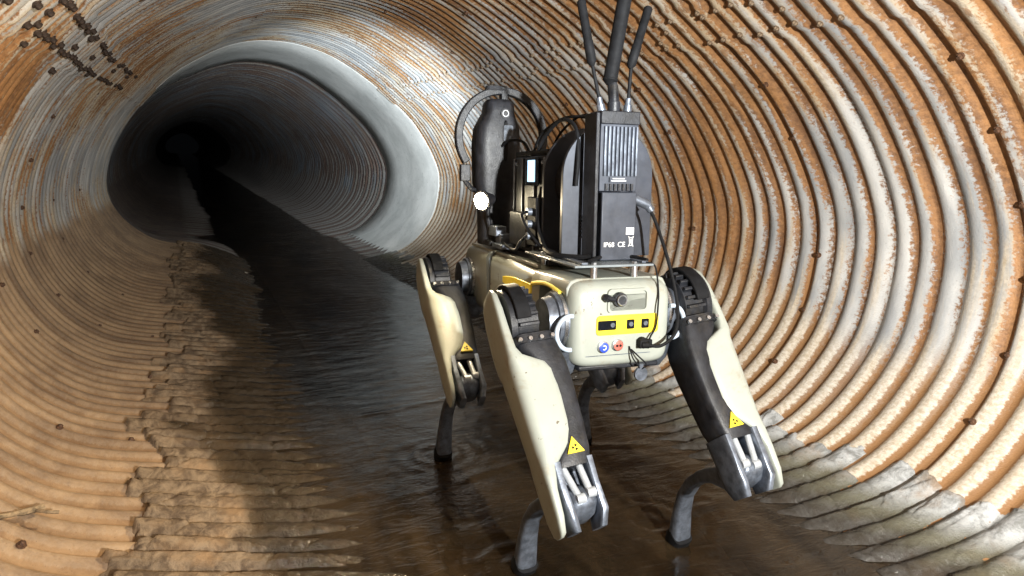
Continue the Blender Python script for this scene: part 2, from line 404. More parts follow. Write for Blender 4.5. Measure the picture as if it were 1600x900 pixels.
for d, s in bolts[:300]:
    big = .95 if min(abs((s % PER)-q) for q, _ in SEAMS) < .12 else .72
    x, y, z = [float(q[0]) for q in wall_pt(np.array([d]), np.array([s]), wall_h(np.array([d]), np.array([s])))]
    nx, nz = [float(q[0]) for q in sec_nrm(np.array([s]))]
    if proto is None: o = proto = bm0.build('bolt', MT['bolt'], pipe)
    else: o = proto.copy(); COL.objects.link(o); o.parent = pipe
    o.location = (x, y, z); o.rotation_euler = Vector((nx, 0, nz)).to_track_quat('Z', 'Y').to_euler()
    o.scale = (big,)*3
    if abs((s % PER)-.62) < .12 or big < .8: o.scale = (.66,)*3
    if abs((s % PER)-2.5) < .12: o.material_slots[0].link = 'OBJECT'; o.material_slots[0].material = MT['bolt_shaded']
    if abs((s % PER)-.62) < .12: o.material_slots[0].link = 'OBJECT'; o.material_slots[0].material = MT['bolt_pale']

# ------------------------------------------------------------------ cracked silt crust on both flanks of the invert
def cells(u, v, seed):
    """Voronoi: random value of the nearest cell and distance to the border"""
    ui = np.floor(u).astype(np.int64); vi = np.floor(v).astype(np.int64); d1 = np.full(u.shape, 9.0); d2 = np.full(u.shape, 9.0); val = np.zeros(u.shape)
    def hh(a, b, k):
        n = (a*374761393 + b*668265263 + (seed+k)*974711) & 0x7fffffff; n = ((n ^ (n >> 13))*1274126177) & 0x7fffffff; n = n ^ (n >> 16); return (n & 0xffff)/65535.0
    for i in (-1, 0, 1):
        for j in (-1, 0, 1):
            a, b = ui+i, vi+j; dd = np.hypot(a+hh(a, b, 1)-u, b+hh(a, b, 2)-v); r = hh(a, b, 3); near = dd < d1
            d2 = np.where(near, d1, np.minimum(d2, dd)); val = np.where(near, r, val); d1 = np.where(near, dd, d1)
    return val, d2-d1
def crust(name, s_lo, s_hi, edge, pale, seed, label, thick, slot, brk, hole, wv_=.030, cu=.9, cv=.085, cw=.09):
    """edge(d): girth where the crust ends on the wall side; plates of crust sit on the crests and are split along the troughs"""
    def warp(D, S): return D + wv_*(fbm(D*5, S*3.2, 4, seed+3)-.5), S + .05*(fbm(D*11, S*9, 3, seed+4)-.5)
    def mask(D, S):
        lane = np.floor(D/PITCHC + PH + .5)
        jag = .13*(vnoise(lane*1.7+seed, np.zeros_like(D), seed)-.5) + .09*(fbm(D*17, S*17, 4, seed)-.5)
        e = edge(D) + jag
        return (S-e) if edge.sgn > 0 else (e-S)
    def hf(D, S):
        m = mask(D, S); D2, S2 = warp(D, S); c = corr(D2)
        val, bd = cells(D2/PITCHC*cu, S2/cv, seed); val2, bd2 = cells(D2/.022, S2/.035, seed+40)
        rise = sstep(0, .008, m); crest = slot + (1-slot)*sstep(-.72, -.42, c)
        crack = sstep(.0, cw, bd)
        fade = sstep(s_hi-.02, s_hi-.26, S) if edge.sgn > 0 else sstep(s_lo+.02, s_lo+.26, S)
        t = thick*(.30 + .45*(hole == 0) + (.70-.50*(hole == 0))*val*(val > hole) + .22*val2*sstep(0, .15, bd2) + .35*(fbm(D*30, S*22, 4, seed+5)-.5))*crest*(1-brk+brk*crack)
        return wall_h(D, S) + t*rise*(.35+.65*fade) - .0040*(1-rise) + (.0035-.0025*pale)*rise + (1-pale)*rise*(1-fade*.6)*(.020*(fbm(D*2.6, S*3.5, 3, seed+6)-.5) + .016*(vnoise(np.floor(D2/PITCHC+PH+.5)*3.7, S*3.0, seed+7)-.5)) + (.004-.0015*pale)*(fbm(D*60, S*55, 3, seed+2)-.5)*rise + (1-pale)*.010*(fbm(D*22, S*16, 3, seed+12)-.5)*rise*(1-fade)
    o = grid_obj(name, np.arange(.35, 5.24, PITCHC/16), np.arange(s_lo, s_hi, .0050), False, hf, MT['crust'], keep=lambda D, S: mask(D, S) > -.006,
        attrs=dict(wet=lambda D, S, X, Z: sstep(.034+.085*pale, .008, Z) if pale else np.maximum(sstep(-.06, .18, X + .34*(fbm(D*2.1, S*3.0, 4, 91)-.5) + .10*(fbm(D*14, S*9, 3, 93)-.5)), sstep(.02, .006, Z)), pale=lambda D, S, X, Z: np.full_like(D, pale)))
    return tag(o, label, 'silt', kind='stuff')
def e_left(d): return 3.93 - .03*np.sin(d*1.9) + .035*sstep(2.2, 3.4, d)
e_left.sgn = 1
def e_right(d): return 5.545 + .05*sstep(1.7, .9, d) - .05*sstep(2.0, 3.2, d)
e_right.sgn = -1
crust('silt_crust', 3.80, 4.50, e_left, 0.0, 11, 'cracked brown silt crust along the left edge of the stream', .013, .12, .55, .0, .085, .55, .24, .05)
crust('silt_crust', 5.08, 5.68, e_right, 1.0, 23, 'broken pale grey crust on the ridges along the right edge of the stream', .0055, .0, .9, .12)

# ------------------------------------------------------------------ water
WZ = .010
xs = np.arange(-.5, 1.7501, .0125); ys_ = np.r_[-1.2, np.arange(.7, 3.6, .0125), 59.0]
WX, WY = np.meshgrid(xs, ys_); hgt = np.zeros_like(WX)
inn = sstep(.7, .9, WY)*sstep(3.5, 3.0, WY)
hgt += .0042*(fbm(WX*7, WY*22, 3, 61)-.5) + .0040*(fbm(WX*30, WY*45, 3, 63)-.5)*sstep(.45, .7, fbm(WX*2.5, WY*2.5, 2, 66))
for line, amp in ((((.36,1.43),(.56,1.46),(.69,1.49),(.96,1.53),(1.08,1.50),(1.22,1.45)), .0050), (((.42,1.97),(.63,2.0),(.77,2.02),(.92,2.04),(1.12,2.09)), .0045), (((.95,1.10),(1.05,1.13),(1.16,1.12)), .004)):
    yy = np.interp(WX, [p[0] for p in line], [p[1] for p in line]) + .02*(fbm(WX*9, WX*0, 3, 70)-.5)
    ends = sstep(line[0][0]-.02, line[0][0]+.08, WX)*sstep(line[-1][0]+.02, line[-1][0]-.08, WX)
    hgt += amp*ends*np.exp(-((WY-yy)/.010)**2)
for fx, fy in ((.571,1.111),(.921,1.131),(.590,1.637),(.984,1.684)):
    rr_ = np.hypot(WX-fx, WY-fy); hgt += .0048*np.sin(rr_*135)*np.exp(-rr_/.065)*sstep(.012, .028, rr_)
wv = np.stack([WX, WY, WZ + hgt*inn], -1).reshape(-1, 3); ny_, nx_ = WX.shape
gi = np.arange(ny_*nx_).reshape(ny_, nx_); wq = np.stack([gi[:-1,:-1], gi[:-1,1:], gi[1:,1:], gi[1:,:-1]], -1).reshape(-1, 4)
wme = bpy.data.meshes.new('water'); wme.from_pydata(wv.tolist(), [], wq.tolist()); wme.polygons.foreach_set('use_smooth', np.ones(len(wq), bool)); wme.materials.append(MT['water'])
wo = bpy.data.objects.new('water', wme); COL.objects.link(wo)
tag(wo, 'shallow brown stream over the pipe floor', kind='structure')

# ------------------------------------------------------------------ robot frame
TB = np.array([0.7401, 1.3223, 0.5123]); RB = np.array([[0.12384,-0.99229,0.00519],[0.99142,0.12395,0.04155],[-0.04188,0.0,0.99912]])
MR = Matrix.Identity(4)
for i in range(3):
    for j in range(3): MR[i][j] = RB[i][j]
    MR[i][3] = TB[i]
def thing(name, label, cat, base=(0,0,0), group=None):
    o = bpy.data.objects.new(name, None); COL.objects.link(o); o.empty_display_size = .05
    o.matrix_world = MR @ Matrix.Translation(base); o['base'] = base
    return tag(o, label, cat, group)
def part(mb, name, m, parent, root=None, **kw):
    root = root or parent
    return mb.build(name, MT[m], parent, off=tuple(root['base']), **kw)
X_, Y_, Z_ = np.eye(3)

def arc_pts(c, u, v, r, a0, a1, n=16):
    c, u, v = np.array(c, float), np.array(u, float), np.array(v, float)
    return [c + u*r*math.cos(a) + v*r*math.sin(a) for a in np.linspace(a0, a1, n)]
def rrect(w, h, r, n=5):
    out = []
    for cx, cy, a in ((w-r, h-r, 0), (-w+r, h-r, 90), (-w+r, -h+r, 180), (w-r, -h+r, 270)):
        for k in range(n+1): t = R_(a+90*k/n); out.append((cx+r*math.cos(t), cy+r*math.sin(t)))
    return out
def text_mesh(txt, size, o, u, v, w, name, m, parent, root):
    cu = bpy.data.curves.new('t', 'FONT'); cu.body = txt; cu.size = size; cu.extrude = .0002
    ob = bpy.data.objects.new('t', cu); COL.objects.link(ob); bpy.context.view_layer.update()
    me = bpy.data.meshes.new_from_object(ob.evaluated_get(bpy.context.evaluated_depsgraph_get())); bpy.data.objects.remove(ob)
    o, u, v, w = [np.array(q, float) for q in (o, u, v, w)]; off = np.array(root['base'])
    for vt in me.vertices: vt.co = Vector(o + u*vt.co.x + v*vt.co.y + w*vt.co.z - off)
    me.materials.clear(); me.materials.append(MT[m]); ob = bpy.data.objects.new(name, me); COL.objects.link(ob); ob.parent = parent; return ob

robot = thing('robot_dog', 'four-legged inspection robot with cream shell and black legs standing in the stream', 'robot', (0,0,-.515))
# --- torso
b = MB()
b.loft([((.38,0,.0), Y_, Z_, .070, .055, 5), ((.372,0,.0), Y_, Z_, .086, .070, 5), ((.345,0,.0), Y_, Z_, .098, .080, 6), ((.20,0,.002), Y_, Z_, .100, .080, 7), ((-.17,0,.002), Y_, Z_, .100, .074, 7), ((-.185,0,.002), Y_, Z_, .092, .066, 6)], 36)
part(b, 'torso', 'shell', robot, smooth=35)
# --- spine between the rear hips, arched roof over them, tail cap
b = MB(); b.loft([((-.18,0,.0), Y_, Z_, .062, .066, 5), ((-.30,0,.0), Y_, Z_, .060, .064, 5)], 24)
part(b, 'spine', 'black', robot)
b = MB(); rs = []
for x, zt, hw in ((-.165,.0765,.100),(-.21,.078,.101),(-.26,.080,.101),(-.30,.081,.100),(-.335,.080,.098)):
    lo = .048 + .012*math.sin((x+.165)/-.17*math.pi)
    rs.append([(x, hw, lo), (x, hw+.001, zt-.016), (x, hw-.006, zt-.004), (x, hw-.018, zt), (x, -hw+.018, zt), (x, -hw+.006, zt-.004), (x, -hw-.001, zt-.016), (x, -hw, lo)])
b.rings(rs); roof = part(b, 'hip_roof', 'shell', robot, bevel=.002)
for sg in (1, -1):
    b = MB(); b.tube([(-.172-.014*k, sg*.1015, .047+.012*math.sin((.007+.014*k)/.17*math.pi)) for k in range(11)], .0042, 8); part(b, 'trim', 'yellow', roof, robot)
tail = MB()
tail.loft([((-.255,0,0), Y_, Z_, .088, .070, 6), ((-.27,0,0), Y_, Z_, .096, .077, 6), ((-.335,0,.0), Y_, Z_, .098, .078, 7), ((-.352,0,-.001), Y_, Z_, .095, .074, 7), ((-.3605,0,-.003), Y_, Z_, .088, .066, 7), ((-.3625,0,-.004), Y_, Z_, .078, .058, 7)], 48)
tail = part(tail, 'tail_cap', 'shell', robot, smooth=50)
XF = -.3630
def plate(o3, w, h, r, x0, x1): return MB().prism([(a, c) for a, c in rrect(w, h, r)], (0, o3[0], o3[1]), -Y_, Z_, X_, x0, x1)
# recessed connector bay (a shallow raised rim with a darker floor), socket, yellow sensor strip, buttons, port
rim = MB(); oo = rrect(.040, .021, .008); ii = rrect(.036, .017, .006); n = len(oo)
vs = [(XF-.0035, .0-a-.006, .043+c) for a, c in oo] + [(XF-.0035, .0-a-.006, .043+c) for a, c in ii] + [(XF+.002, .0-a-.006, .043+c) for a, c in oo] + [(XF+.0005, .0-a-.006, .043+c) for a, c in ii]
fs = []
for k in range(n):
    q = (k+1) % n; fs += [(k, q, n+q, n+k), (k, 2*n+k, 2*n+q, q), (n+k, n+q, 3*n+q, 3*n+k)]
fs.append(tuple(3*n+k for k in range(n)))
rim.add(vs, fs); part(rim, 'socket_bay', 'shell', tail, robot, smooth=40)
b = MB(); c0 = np.array([XF, .012, .046])
b.cyl(c0, c0-X_*.010, .0125, 20).cyl(c0-X_*.009, c0-X_*.014, .0095, 20).cyl(c0+Y_*.010-X_*.006, c0+Y_*.026-X_*.009+Z_*.004, .005, 10).cyl(c0+Y_*.024-X_*.012+Z_*.003, c0+Y_*.028-X_*.004+Z_*.005, .0065, 10)
part(b, 'round_socket', 'black', tail, robot)
b = MB(); b.tube(arc_pts(c0-X_*.0145, Y_, Z_, .0085, 0, 2*math.pi, 20), .0014, 6); part(b, 'socket_ring', 'steel', tail, robot)
ys = plate((-.0075, .0), .061, .0175, .007, XF-.0025, XF+.002); strip = part(ys, 'sensor_strip', 'yellow', tail, robot, bevel=.001)
for yc, hw in ((.034, .0175), (-.012, .0075), (-.041, .0075)):
    part(plate((yc, .0005), hw, .0085, .002, XF-.0036, XF-.001), 'sensor_window', 'glass', strip, robot)
for yc in (.024, -.012, -.041):
    b = MB(); b.cyl((XF-.0036, yc, .001), (XF-.0056, yc, .001), .0042, 14); part(b, 'lens', 'lens', strip, robot)
def button(yc, zc, m):
    b = MB(); b.tube([(XF+.001, yc, zc), (XF-.0045, yc, zc), (XF-.0055, yc, zc)], [.0105, .0105, .009], 24); o = part(b, 'button_ring', 'steel', tail, robot)
    b = MB(); b.tube([(XF-.005, yc, zc), (XF-.0068, yc, zc), (XF-.0074, yc, zc)], [.0088, .0088, .007], 24); part(b, 'button', m, tail, robot)
    b = MB()
    if m == 'blue': b.tube(arc_pts((XF-.0076, yc, zc), Y_, Z_, .0036, .9, 5.4, 10), .0009, 6)
    else:
        for k in (-1, 1): b.cyl((XF-.0072, yc+k*.0032, zc), (XF-.0082, yc+k*.0032, zc), .0024, 10)
    part(b, 'button_mark', 'white' if m == 'blue' else 'rubber', tail, robot)
button(.040, -.038, 'blue'); button(.012, -.036, 'red')
b = MB(); b.cyl((XF, -.036, -.034), (XF-.012, -.036, -.034), .010, 16).box((XF-.016, -.050, -.042), (XF-.006, -.026, -.027)).cyl((XF-.014, -.030, -.036), (XF-.019, -.042, -.036), .006, 10)
part(b, 'port_plug', 'rubber', tail, robot, bevel=.001)
b = MB(); b.box((-.352, -.080, -.0835), (-.275, .080, -.074)); part(b, 'belly_plate', 'black', robot, bevel=.003)
b = MB()
for zc in (-.0545,): b.box((XF-.0006, -.055, zc), (XF+.003, .072, zc+.0012))
part(b, 'panel_groove', 'bluegrey', tail, robot)
# --- side details of the torso: yellow flash panels, long top rails
for sg in (1, -1):
    b = MB(); b.prism([(-.165,.046),(-.06,.046),(.015,.038),(.015,.024),(-.05,.016),(-.165,.012)], (0, sg*.0985, 0), X_, Z_, Y_*sg, 0, .004); part(b, 'flash_panel', 'yellow', robot, bevel=.001)
    b = MB(); b.box((-.16, sg*.082-.004, .0765), (.33, sg*.082+.004, .0835)); part(b, 'edge_rail', 'shell', robot, bevel=.0015)
    b = MB(); b.box((-.15, sg*.045-.012, .0790), (.345, sg*.045+.012, .0920)); part(b, 'payload_rail', 'black', robot, bevel=.0015)
# strap over the torso
b = MB()
b.rings([[(x, y*1.0, z) for (y, z) in ((.1015,-.07),(.1035,.066),(.094,.0815),(-.094,.0815),(-.1035,.066),(-.1015,-.07),(-.0985,-.07),(-.1,.062),(-.092,.078),(.092,.078),(.1,.062),(.0985,-.07))] for x in (.115,.137)])
part(b, 'strap', 'clear', robot)

# --- legs (hip, knee, foot in the robot frame)
JOINTS = {'RL': ((-.2978,.1656,.0022),(-.4924,.1508,-.2511),(-.2407,.1355,-.5240)), 'RR': ((-.2978,-.1658,.0202),(-.4818,-.1905,-.2407),(-.2440,-.2168,-.5240)),
          'FL': ((.2981,.1662,-.0078),(.0582,.1696,-.2191),(.2964,.1750,-.5045)), 'FR': ((.2984,-.1652,.0012),(.0618,-.1960,-.2129),(.2800,-.2360,-.5030))}
def unit(v): v = np.array(v, float); return v/np.linalg.norm(v)
for key, (h, k, ft) in JOINTS.items():
    h, k, ft = map(np.array, (h, k, ft)); sg = 1 if key[1] == 'L' else -1
    h = h + np.array([0, {'RL': .011, 'RR': .011, 'FL': .020, 'FR': 0}[key], 0])
    if key == 'FL': k = k + np.array([0, .012, 0])
    ed = unit(k-h); nrm = unit(np.cross(k-h, ft-k)); el = nrm if nrm[1]*sg > 0 else -nrm          # outward normal of the leg plane
    ef = np.cross(el, ed); ef = ef if ef[0] > 0 else -ef
    L = np.linalg.norm(k-h)
    P = lambda d, l=0, f=0: h + ed*d + el*l + ef*f
    # outer shell
    b = MB(); secs = []
    for d, l0, l1, f0, f1 in ((-.060,.040,.044,-.010,.010),(-.055,.036,.048,-.028,.028),(-.040,.034,.051,-.042,.040),(-.01,.033,.053,-.050,.047),(.04,.032,.054,-.052,.050),(.066,.030,.054,-.052,.050),
                              (.080,.022,.054,-.054,.050),(.088,.004,.054,-.054,.049),(.098,-.018,.053,-.053,.048),(.112,-.027,.053,-.052,.047),(.16,-.029,.051,-.049,.044),(.215,-.026,.049,-.045,.040),(.236,-.017,.048,-.043,.038),
                              (.252,.002,.047,-.042,.037),(.268,.019,.047,-.041,.036),(.30,.026,.046,-.040,.034),(.340,.027,.045,-.036,.030),(.364,.029,.043,-.026,.020),(.369,.032,.041,-.016,.010)):
        l1 = l1-.004; f0 *= .93; f1 *= .93
        secs.append((P(d, (l0+l1)/2, (f0+f1)/2), el, ef, (l1-l0)/2, (f1-f0)/2, 4.5))
    b.loft(secs, 28); part(b, 'leg_shell', 'shell', robot, smooth=60)
    # inner beam
    b = MB(); b.loft([(P(d, l, f), el, ef, a, c, 5) for d, l, f, a, c in ((.045,-.006,-.002,.036,.047),(.070,-.010,-.002,.037,.047),(.10,-.024,-.002,.028,.045),(.14,-.033,-.002,.019,.042),(.20,-.032,-.002,.018,.038),(.245,-.022,-.002,.026,.036),(.262,-.012,-.002,.032,.035),(.272,-.012,-.002,.032,.033))], 24)
    beam = part(b, 'upper_leg', 'black', robot, smooth=45)
    # hip motor with cooling fins, flange and strap
    b = MB(); b.tube([P(0,-.024), P(0,-.021), P(0,.016), P(0,.020), P(0,.031)], [.044,.051,.051,.059,.059], 32); motor = part(b, 'hip_motor', 'black', robot)
    for q in range(11):
        a = R_(150 + q*17); rad = ef*math.cos(a) + ed*math.sin(a); tan = np.cross(el, rad)
        b = MB(); b.obox(P(0,-.001)+rad*.0535, (el, rad, tan), (.018, .0075, .0030)); part(b, 'cooling_fin', 'black', motor, robot, bevel=.0012)
    b = MB(); a0, a1, nn = R_(160), R_(385), 18; rs = []
    for a in np.linspace(a0, a1, nn):
        rad = ef*math.cos(a) + ed*math.sin(a); c = P(0, -.004)
        rs.append([c+rad*.0605+el*.0, c+rad*.0685+el*.0, c+rad*.0685+el*.026, c+rad*.0605+el*.026])
    b.rings(rs); part(b, 'motor_guard', 'rubber', motor, robot, bevel=.002)
    b = MB(); b.loft([(P(.050,-.004,0), el, ef, .037, .053, 6), (P(.062,-.004,0), el, ef, .037, .053, 6)], 28); fl = part(b, 'flange', 'black', motor, robot)
    for q in (-.033, -.013, .007, .025):
        b = MB(); b.cyl(P(.058, q, -.053), P(.058, q, -.058), .0036, 10); part(b, 'screw', 'steel', fl, robot) if False else part(b, 'screw', 'steel', motor, robot)
    # hip joint drum towards the body
    hc = np.array([h[0], 0, h[2]*.5]); b = MB(); b.tube([hc+Y_*sg*.055, hc+Y_*sg*.113, hc+Y_*sg*.114, hc+Y_*sg*.130], [.050,.050,.044,.040], 32); drum = part(b, 'hip_joint', 'bluegrey', robot)
    b = MB(); b.tube([hc+Y_*sg*.100, hc+Y_*sg*.106], [.0535,.0535], 32); part(b, 'joint_ring', 'steel', drum, robot)
    b = MB(); b.loft([(hc+Y_*sg*.09-Z_*.045, X_, Y_, .050, .030, 3), (hc+Y_*sg*.092-Z_*.085, X_, Y_, .036, .026, 3), (hc+Y_*sg*.095-Z_*.105, X_, Y_, .018, .016, 3)], 20); part(b, 'joint_boot', 'bluegrey', drum, robot)
    if key in ('RL', 'RR'):
        b = MB(); b.tube(arc_pts(hc+Y_*sg*.100-X_*.060-Z_*.012, Y_*sg*.85, Z_, .030, R_(100), R_(-95), 18), .0042, 10); part(b, 'hose', 'hose', drum, robot)
    # knee fork with open back, push rods
    b = MB()
    b.loft([(P(.262,.018,-.003), el, ef, .008, .036, 5), (P(.30,.018,-.002), el, ef, .007, .034, 5), (P(.345,.016,-.003), el, ef, .008, .034, 5), (P(.368,.010,.0), el, ef, .007, .022, 4)], 20)
    b.loft([(P(.262,-.038,-.003), el, ef, .007, .035, 5), (P(.30,-.038,-.002), el, ef, .006, .034, 5), (P(.345,-.039,-.003), el, ef, .007, .033, 5), (P(.368,-.034,.0), el, ef, .007, .022, 4)], 20)
    b.loft([(P(.262,-.011,.026), el, ef, .033, .009, 5), (P(.335,-.011,.024), el, ef, .031, .008, 5)], 20)
    fork = part(b, 'knee_fork', 'bluegrey', robot, smooth=45)
    for l0, l1, d1 in ((.002,-.016,.322),(-.028,-.036,.316)):
        b = MB(); b.cyl(P(.255, l0+.008, -.022), P(d1, l1+.012, -.030), .0058, 12).cyl(P(d1, l1+.004, -.030), P(d1, l1+.018, -.030), .0080, 12); part(b, 'push_rod', 'rod', fork, robot)
    # warning triangle
    c0 = P(.243, -.017, -.0405); uu = el*-sg if False else el; tri = MB(); tri.prism([(-.0145,-.011),(.0145,-.011),(0,.015)], c0, el, -ed, -ef, -.004, .0012); tl = part(tri, 'warning_triangle', 'yellow', beam, robot)
    mk = MB()
    for a_ in (0, 120, 240): mk.prism([(.0022*math.cos(R_(a_-40)), -.003+.0022*math.sin(R_(a_-40))), (.0058*math.cos(R_(a_-25)), -.003+.0058*math.sin(R_(a_-25))), (.0058*math.cos(R_(a_+25)), -.003+.0058*math.sin(R_(a_+25))), (.0022*math.cos(R_(a_+40)), -.003+.0022*math.sin(R_(a_+40)))], c0, el, -ed, -ef, .0013, .0017)
    part(mk, 'warning_mark', 'rubber', beam, robot)
    # lower leg: swept S with a blade-like foot
    kk = k - el*.010; lat = el; v = ft - kk; Lc = np.linalg.norm(v); e1 = v/Lc; e2 = np.cross(el, e1); e2 = e2 if e2[0] > 0 else -e2
    path = [(-.030,.000,.012,.008),(-.024,-.002,.022,.018),(-.004,-.004,.024,.026),(.025,-.002,.024,.027),(.055,.012,.022,.022),(.09,.034,.019,.0155),(.13,.050,.0165,.0125),(.18,.060,.015,.0115),(.23,.058,.0155,.0115),(.28,.042,.0180,.0125),(.315,.026,.0200,.015),(.345,.012,.0205,.018)]
    cen = [kk + e1*a + e2*c for a, c, _, _ in path]; secs = []
    for i, (a, c, hw, ht) in enumerate(path):
        tg = unit(cen[min(i+1, len(cen)-1)] - cen[max(i-1, 0)]); nn_ = unit(np.cross(lat, tg)); secs.append((cen[i], lat, nn_, hw, ht, 4))
    b = MB(); b.loft(secs, 20); low = part(b, 'lower_leg', 'bluegrey', robot, smooth=60)
    fc = cen[-1]; b = MB()
    b.loft([(fc+e1*-.012, lat, unit(np.cross(lat, e1)), .0215, .0215, 3), (fc+e1*.012, lat, unit(np.cross(lat, e1)), .0235, .0245, 3), (fc+e1*.030, lat, unit(np.cross(lat, e1)), .0205, .021, 2.6), (fc+e1*.037, lat, unit(np.cross(lat, e1)), .011, .012, 2.2)], 20)
    part(b, 'foot', 'rubber', low, robot)

# ------------------------------------------------------------------ payload
def cable(name, path, r, label, m='rubber', n=8):
    base = tuple(path[-1]); o = MB().tube(spline(path, n), r, 8).build(name, MT[m], None, off=base)
    o.matrix_world = MR @ Matrix.Translation(base); return tag(o, label, 'cable')

pl = thing('mounting_plate', 'smoked clear mounting plate on short posts above the tail of the robot', 'plate', (-.22,0,.081))
b = MB(); b.box((-.352, -.062, .1010), (-.10, .092, .1050)); part(b, 'deck', 'clear', pl, bevel=.001)
for x, y in ((-.335,.048),(-.335,-.032),(-.13,.06),(-.13,-.04)):
    b = MB(); b.cyl((x,y,.0805), (x,y,.101), .0065, 16); part(b, 'standoff', 'steel', pl)
    b = MB(); b.cyl((x,y,.105), (x,y,.108), .005, 6); part(b, 'screw', 'steel', pl)
b = MB()
for y in (.070, -.048): b.box((-.345, y-.006, .1052), (-.15, y+.006, .1095))
part(b, 'clamp_bar', 'bluegrey', pl, bevel=.001)

# radio: finned upper block on a smooth battery box, three whip antennas
rd = thing('radio_unit', 'black radio with cooling fins, printed marks and three whip antennas at the tail', 'radio', (-.275,-.015,.1055))
b = MB(); b.box((-.300, -.051, .1060), (-.250, .019, .2300)); batt = part(b, 'battery_box', 'anod', rd, bevel=.002)
b = MB(); b.box((-.2975, -.0505, .2312), (-.255, .0245, .3680)); body = part(b, 'radio_body', 'anod', rd, bevel=.0015)
b = MB(); b.box((-.3010, -.0515, .3490), (-.252, .0255, .3725)); part(b, 'top_cap', 'black', rd, bevel=.002)
b = MB(); b.box((-.2985, .0262, .1075), (-.2480, .0335, .3690)); part(b, 'side_plate', 'black', rd, bevel=.0015)
for q in range(9):
    y = .017 - q*.0078; b = MB(); b.box((-.3035, y-.0018, .2585), (-.2970, y+.0018, .3455)); part(b, 'cooling_fin', 'bluegrey', body, rd, bevel=.0006)
for q in range(7):
    y = .012 - q*.0085; b = MB(); b.box((-.3030, y-.0022, .2330), (-.2970, y+.0022, .2450)); part(b, 'grille_bar', 'black', body, rd)
b = MB(); b.box((-.3018, -.030, .2475), (-.2970, .006, .2565)); part(b, 'name_plate', 'anod', body, rd)
for q, wd in enumerate((.024, .030)):
    b = MB(); b.box((-.30205, -.012-wd/2, .2535-q*.004), (-.3016, -.012+wd/2, .2547-q*.004)); part(b, 'print_line', 'white', body, rd)
text_mesh('IP68', .0125, (-.3004, .0135, .1310), -Y_, Z_, -X_, 'lettering', 'white', batt, rd)
text_mesh('CE', .0130, (-.3004, -.0150, .1310), -Y_, Z_, -X_, 'lettering', 'white', batt, rd)
b = MB(); b.box((-.30035, -.0475, .1530), (-.2998, -.0315, .1660)); part(b, 'sticker', 'white', batt, rd)
b = MB()
for p0, p1 in (((-.0375,.1475),(-.0465,.1475)),((-.0385,.1475),(-.0395,.1330)),((-.0455,.1475),(-.0445,.1330)),((-.0395,.1330),(-.0445,.1330)),((-.037,.150),(-.047,.131)),((-.047,.150),(-.037,.131))):
    b.cyl((-.3003, p0[0], p0[1]), (-.3003, p1[0], p1[1]), .0007, 5)
part(b, 'bin_symbol', 'white', batt, rd)
def antenna(base, kneep, top, r0, r1, sleeve, lab):
    base, kneep, top = map(np.array, (base, kneep, top)); dv = unit(kneep-base)
    b = MB(); b.tube([base, base+dv*.012, base+dv*.0125, base+dv*.024], [.0075,.0075,.006,.005], 14); part(b, 'antenna_base', 'bluegrey' if r1 < .008 else 'black', rd)
    b = MB(); b.tube([base+dv*.02, kneep], r0, 12); st = part(b, 'antenna', 'rubber', rd)
    d2 = unit(top-kneep); b = MB(); b.tube([kneep-d2*.008, kneep, kneep+d2*sleeve, kneep+d2*(sleeve+.001), top-d2*.003, top], [r0*1.15, r1*1.1, r1*1.1, r1, r1, r1*.7], 16); part(b, 'antenna_tip', 'rubber', st, rd)
antenna((-.285,.0180,.3725), (-.285,.0405,.4560), (-.285,.0640,.5560), .0032, .0078, .034, 'l')
antenna((-.275,-.0080,.3725), (-.270,-.0040,.4280), (-.266,-.0312,.5820), .0055, .0128, .002, 'm')
antenna((-.285,-.0330,.3725), (-.285,-.0375,.4560), (-.285,-.0680,.5560), .0032, .0078, .034, 'r')
b = MB(); b.tube([(-.275,-.0105,.3725),(-.275,-.0105,.390),(-.275,-.0105,.391),(-.274,-.0095,.418),(-.274,-.0092,.424)], [.0115,.0115,.010,.0082,.006], 18); part(b, 'antenna_mount', 'black', rd)
b = MB(); b.cyl((-.290,-.050,.218), (-.292,-.080,.206), .009, 14).cyl((-.292,-.078,.207), (-.2935,-.086,.196), .0075, 12); part(b, 'side_plug', 'bluegrey', rd)

# arched bracket holding the drum sensor
sb = thing('sensor_housing', 'blue-grey arched bracket holding a dark drum behind the radio', 'sensor', (-.215,-.03,.1055))
yc, hw, z0, zt = -.027, .094, .1056, .354
for x0, x1, nm in ((-.232,-.222,'rear_plate'), (-.135,-.125,'front_plate')):
    outer = [(yc-hw, z0)] + [(yc-hw*math.cos(a)*1.0, zt-hw+hw*math.sin(a)) for a in np.linspace(0, math.pi, 22)] + [(yc+hw, z0)]
    inner = [(yc-.052, z0+.040)] + [(yc-.052*math.cos(a), zt-.090+.046*math.sin(a)) for a in np.linspace(0, math.pi, 22)] + [(yc+.052, z0+.040)]
    n = len(outer); vs = []; fs = []
    for x in (x0, x1): vs += [(x, y, z) for y, z in outer] + [(x, y, z) for y, z in inner]
    for k in range(n):
        q = (k+1) % n; fs += [(k, q, n+q, n+k), (2*n+k, 3*n+k, 3*n+q, 2*n+q), (k, 2*n+k, 2*n+q, q), (n+k, n+q, 3*n+q, 3*n+k)]
    part(MB().add(vs, fs), nm, 'anod', sb, bevel=.001, smooth=30)
b = MB(); b.cyl((-.215, yc, .245), (-.135, yc, .245), .070, 40); dr = part(b, 'drum', 'black', sb)
b = MB(); b.tube([(-.214, yc, .245), (-.226, yc, .245), (-.232, yc, .245)], [.044,.044,.034], 32); part(b, 'drum_hub', 'bluegrey', dr, sb)
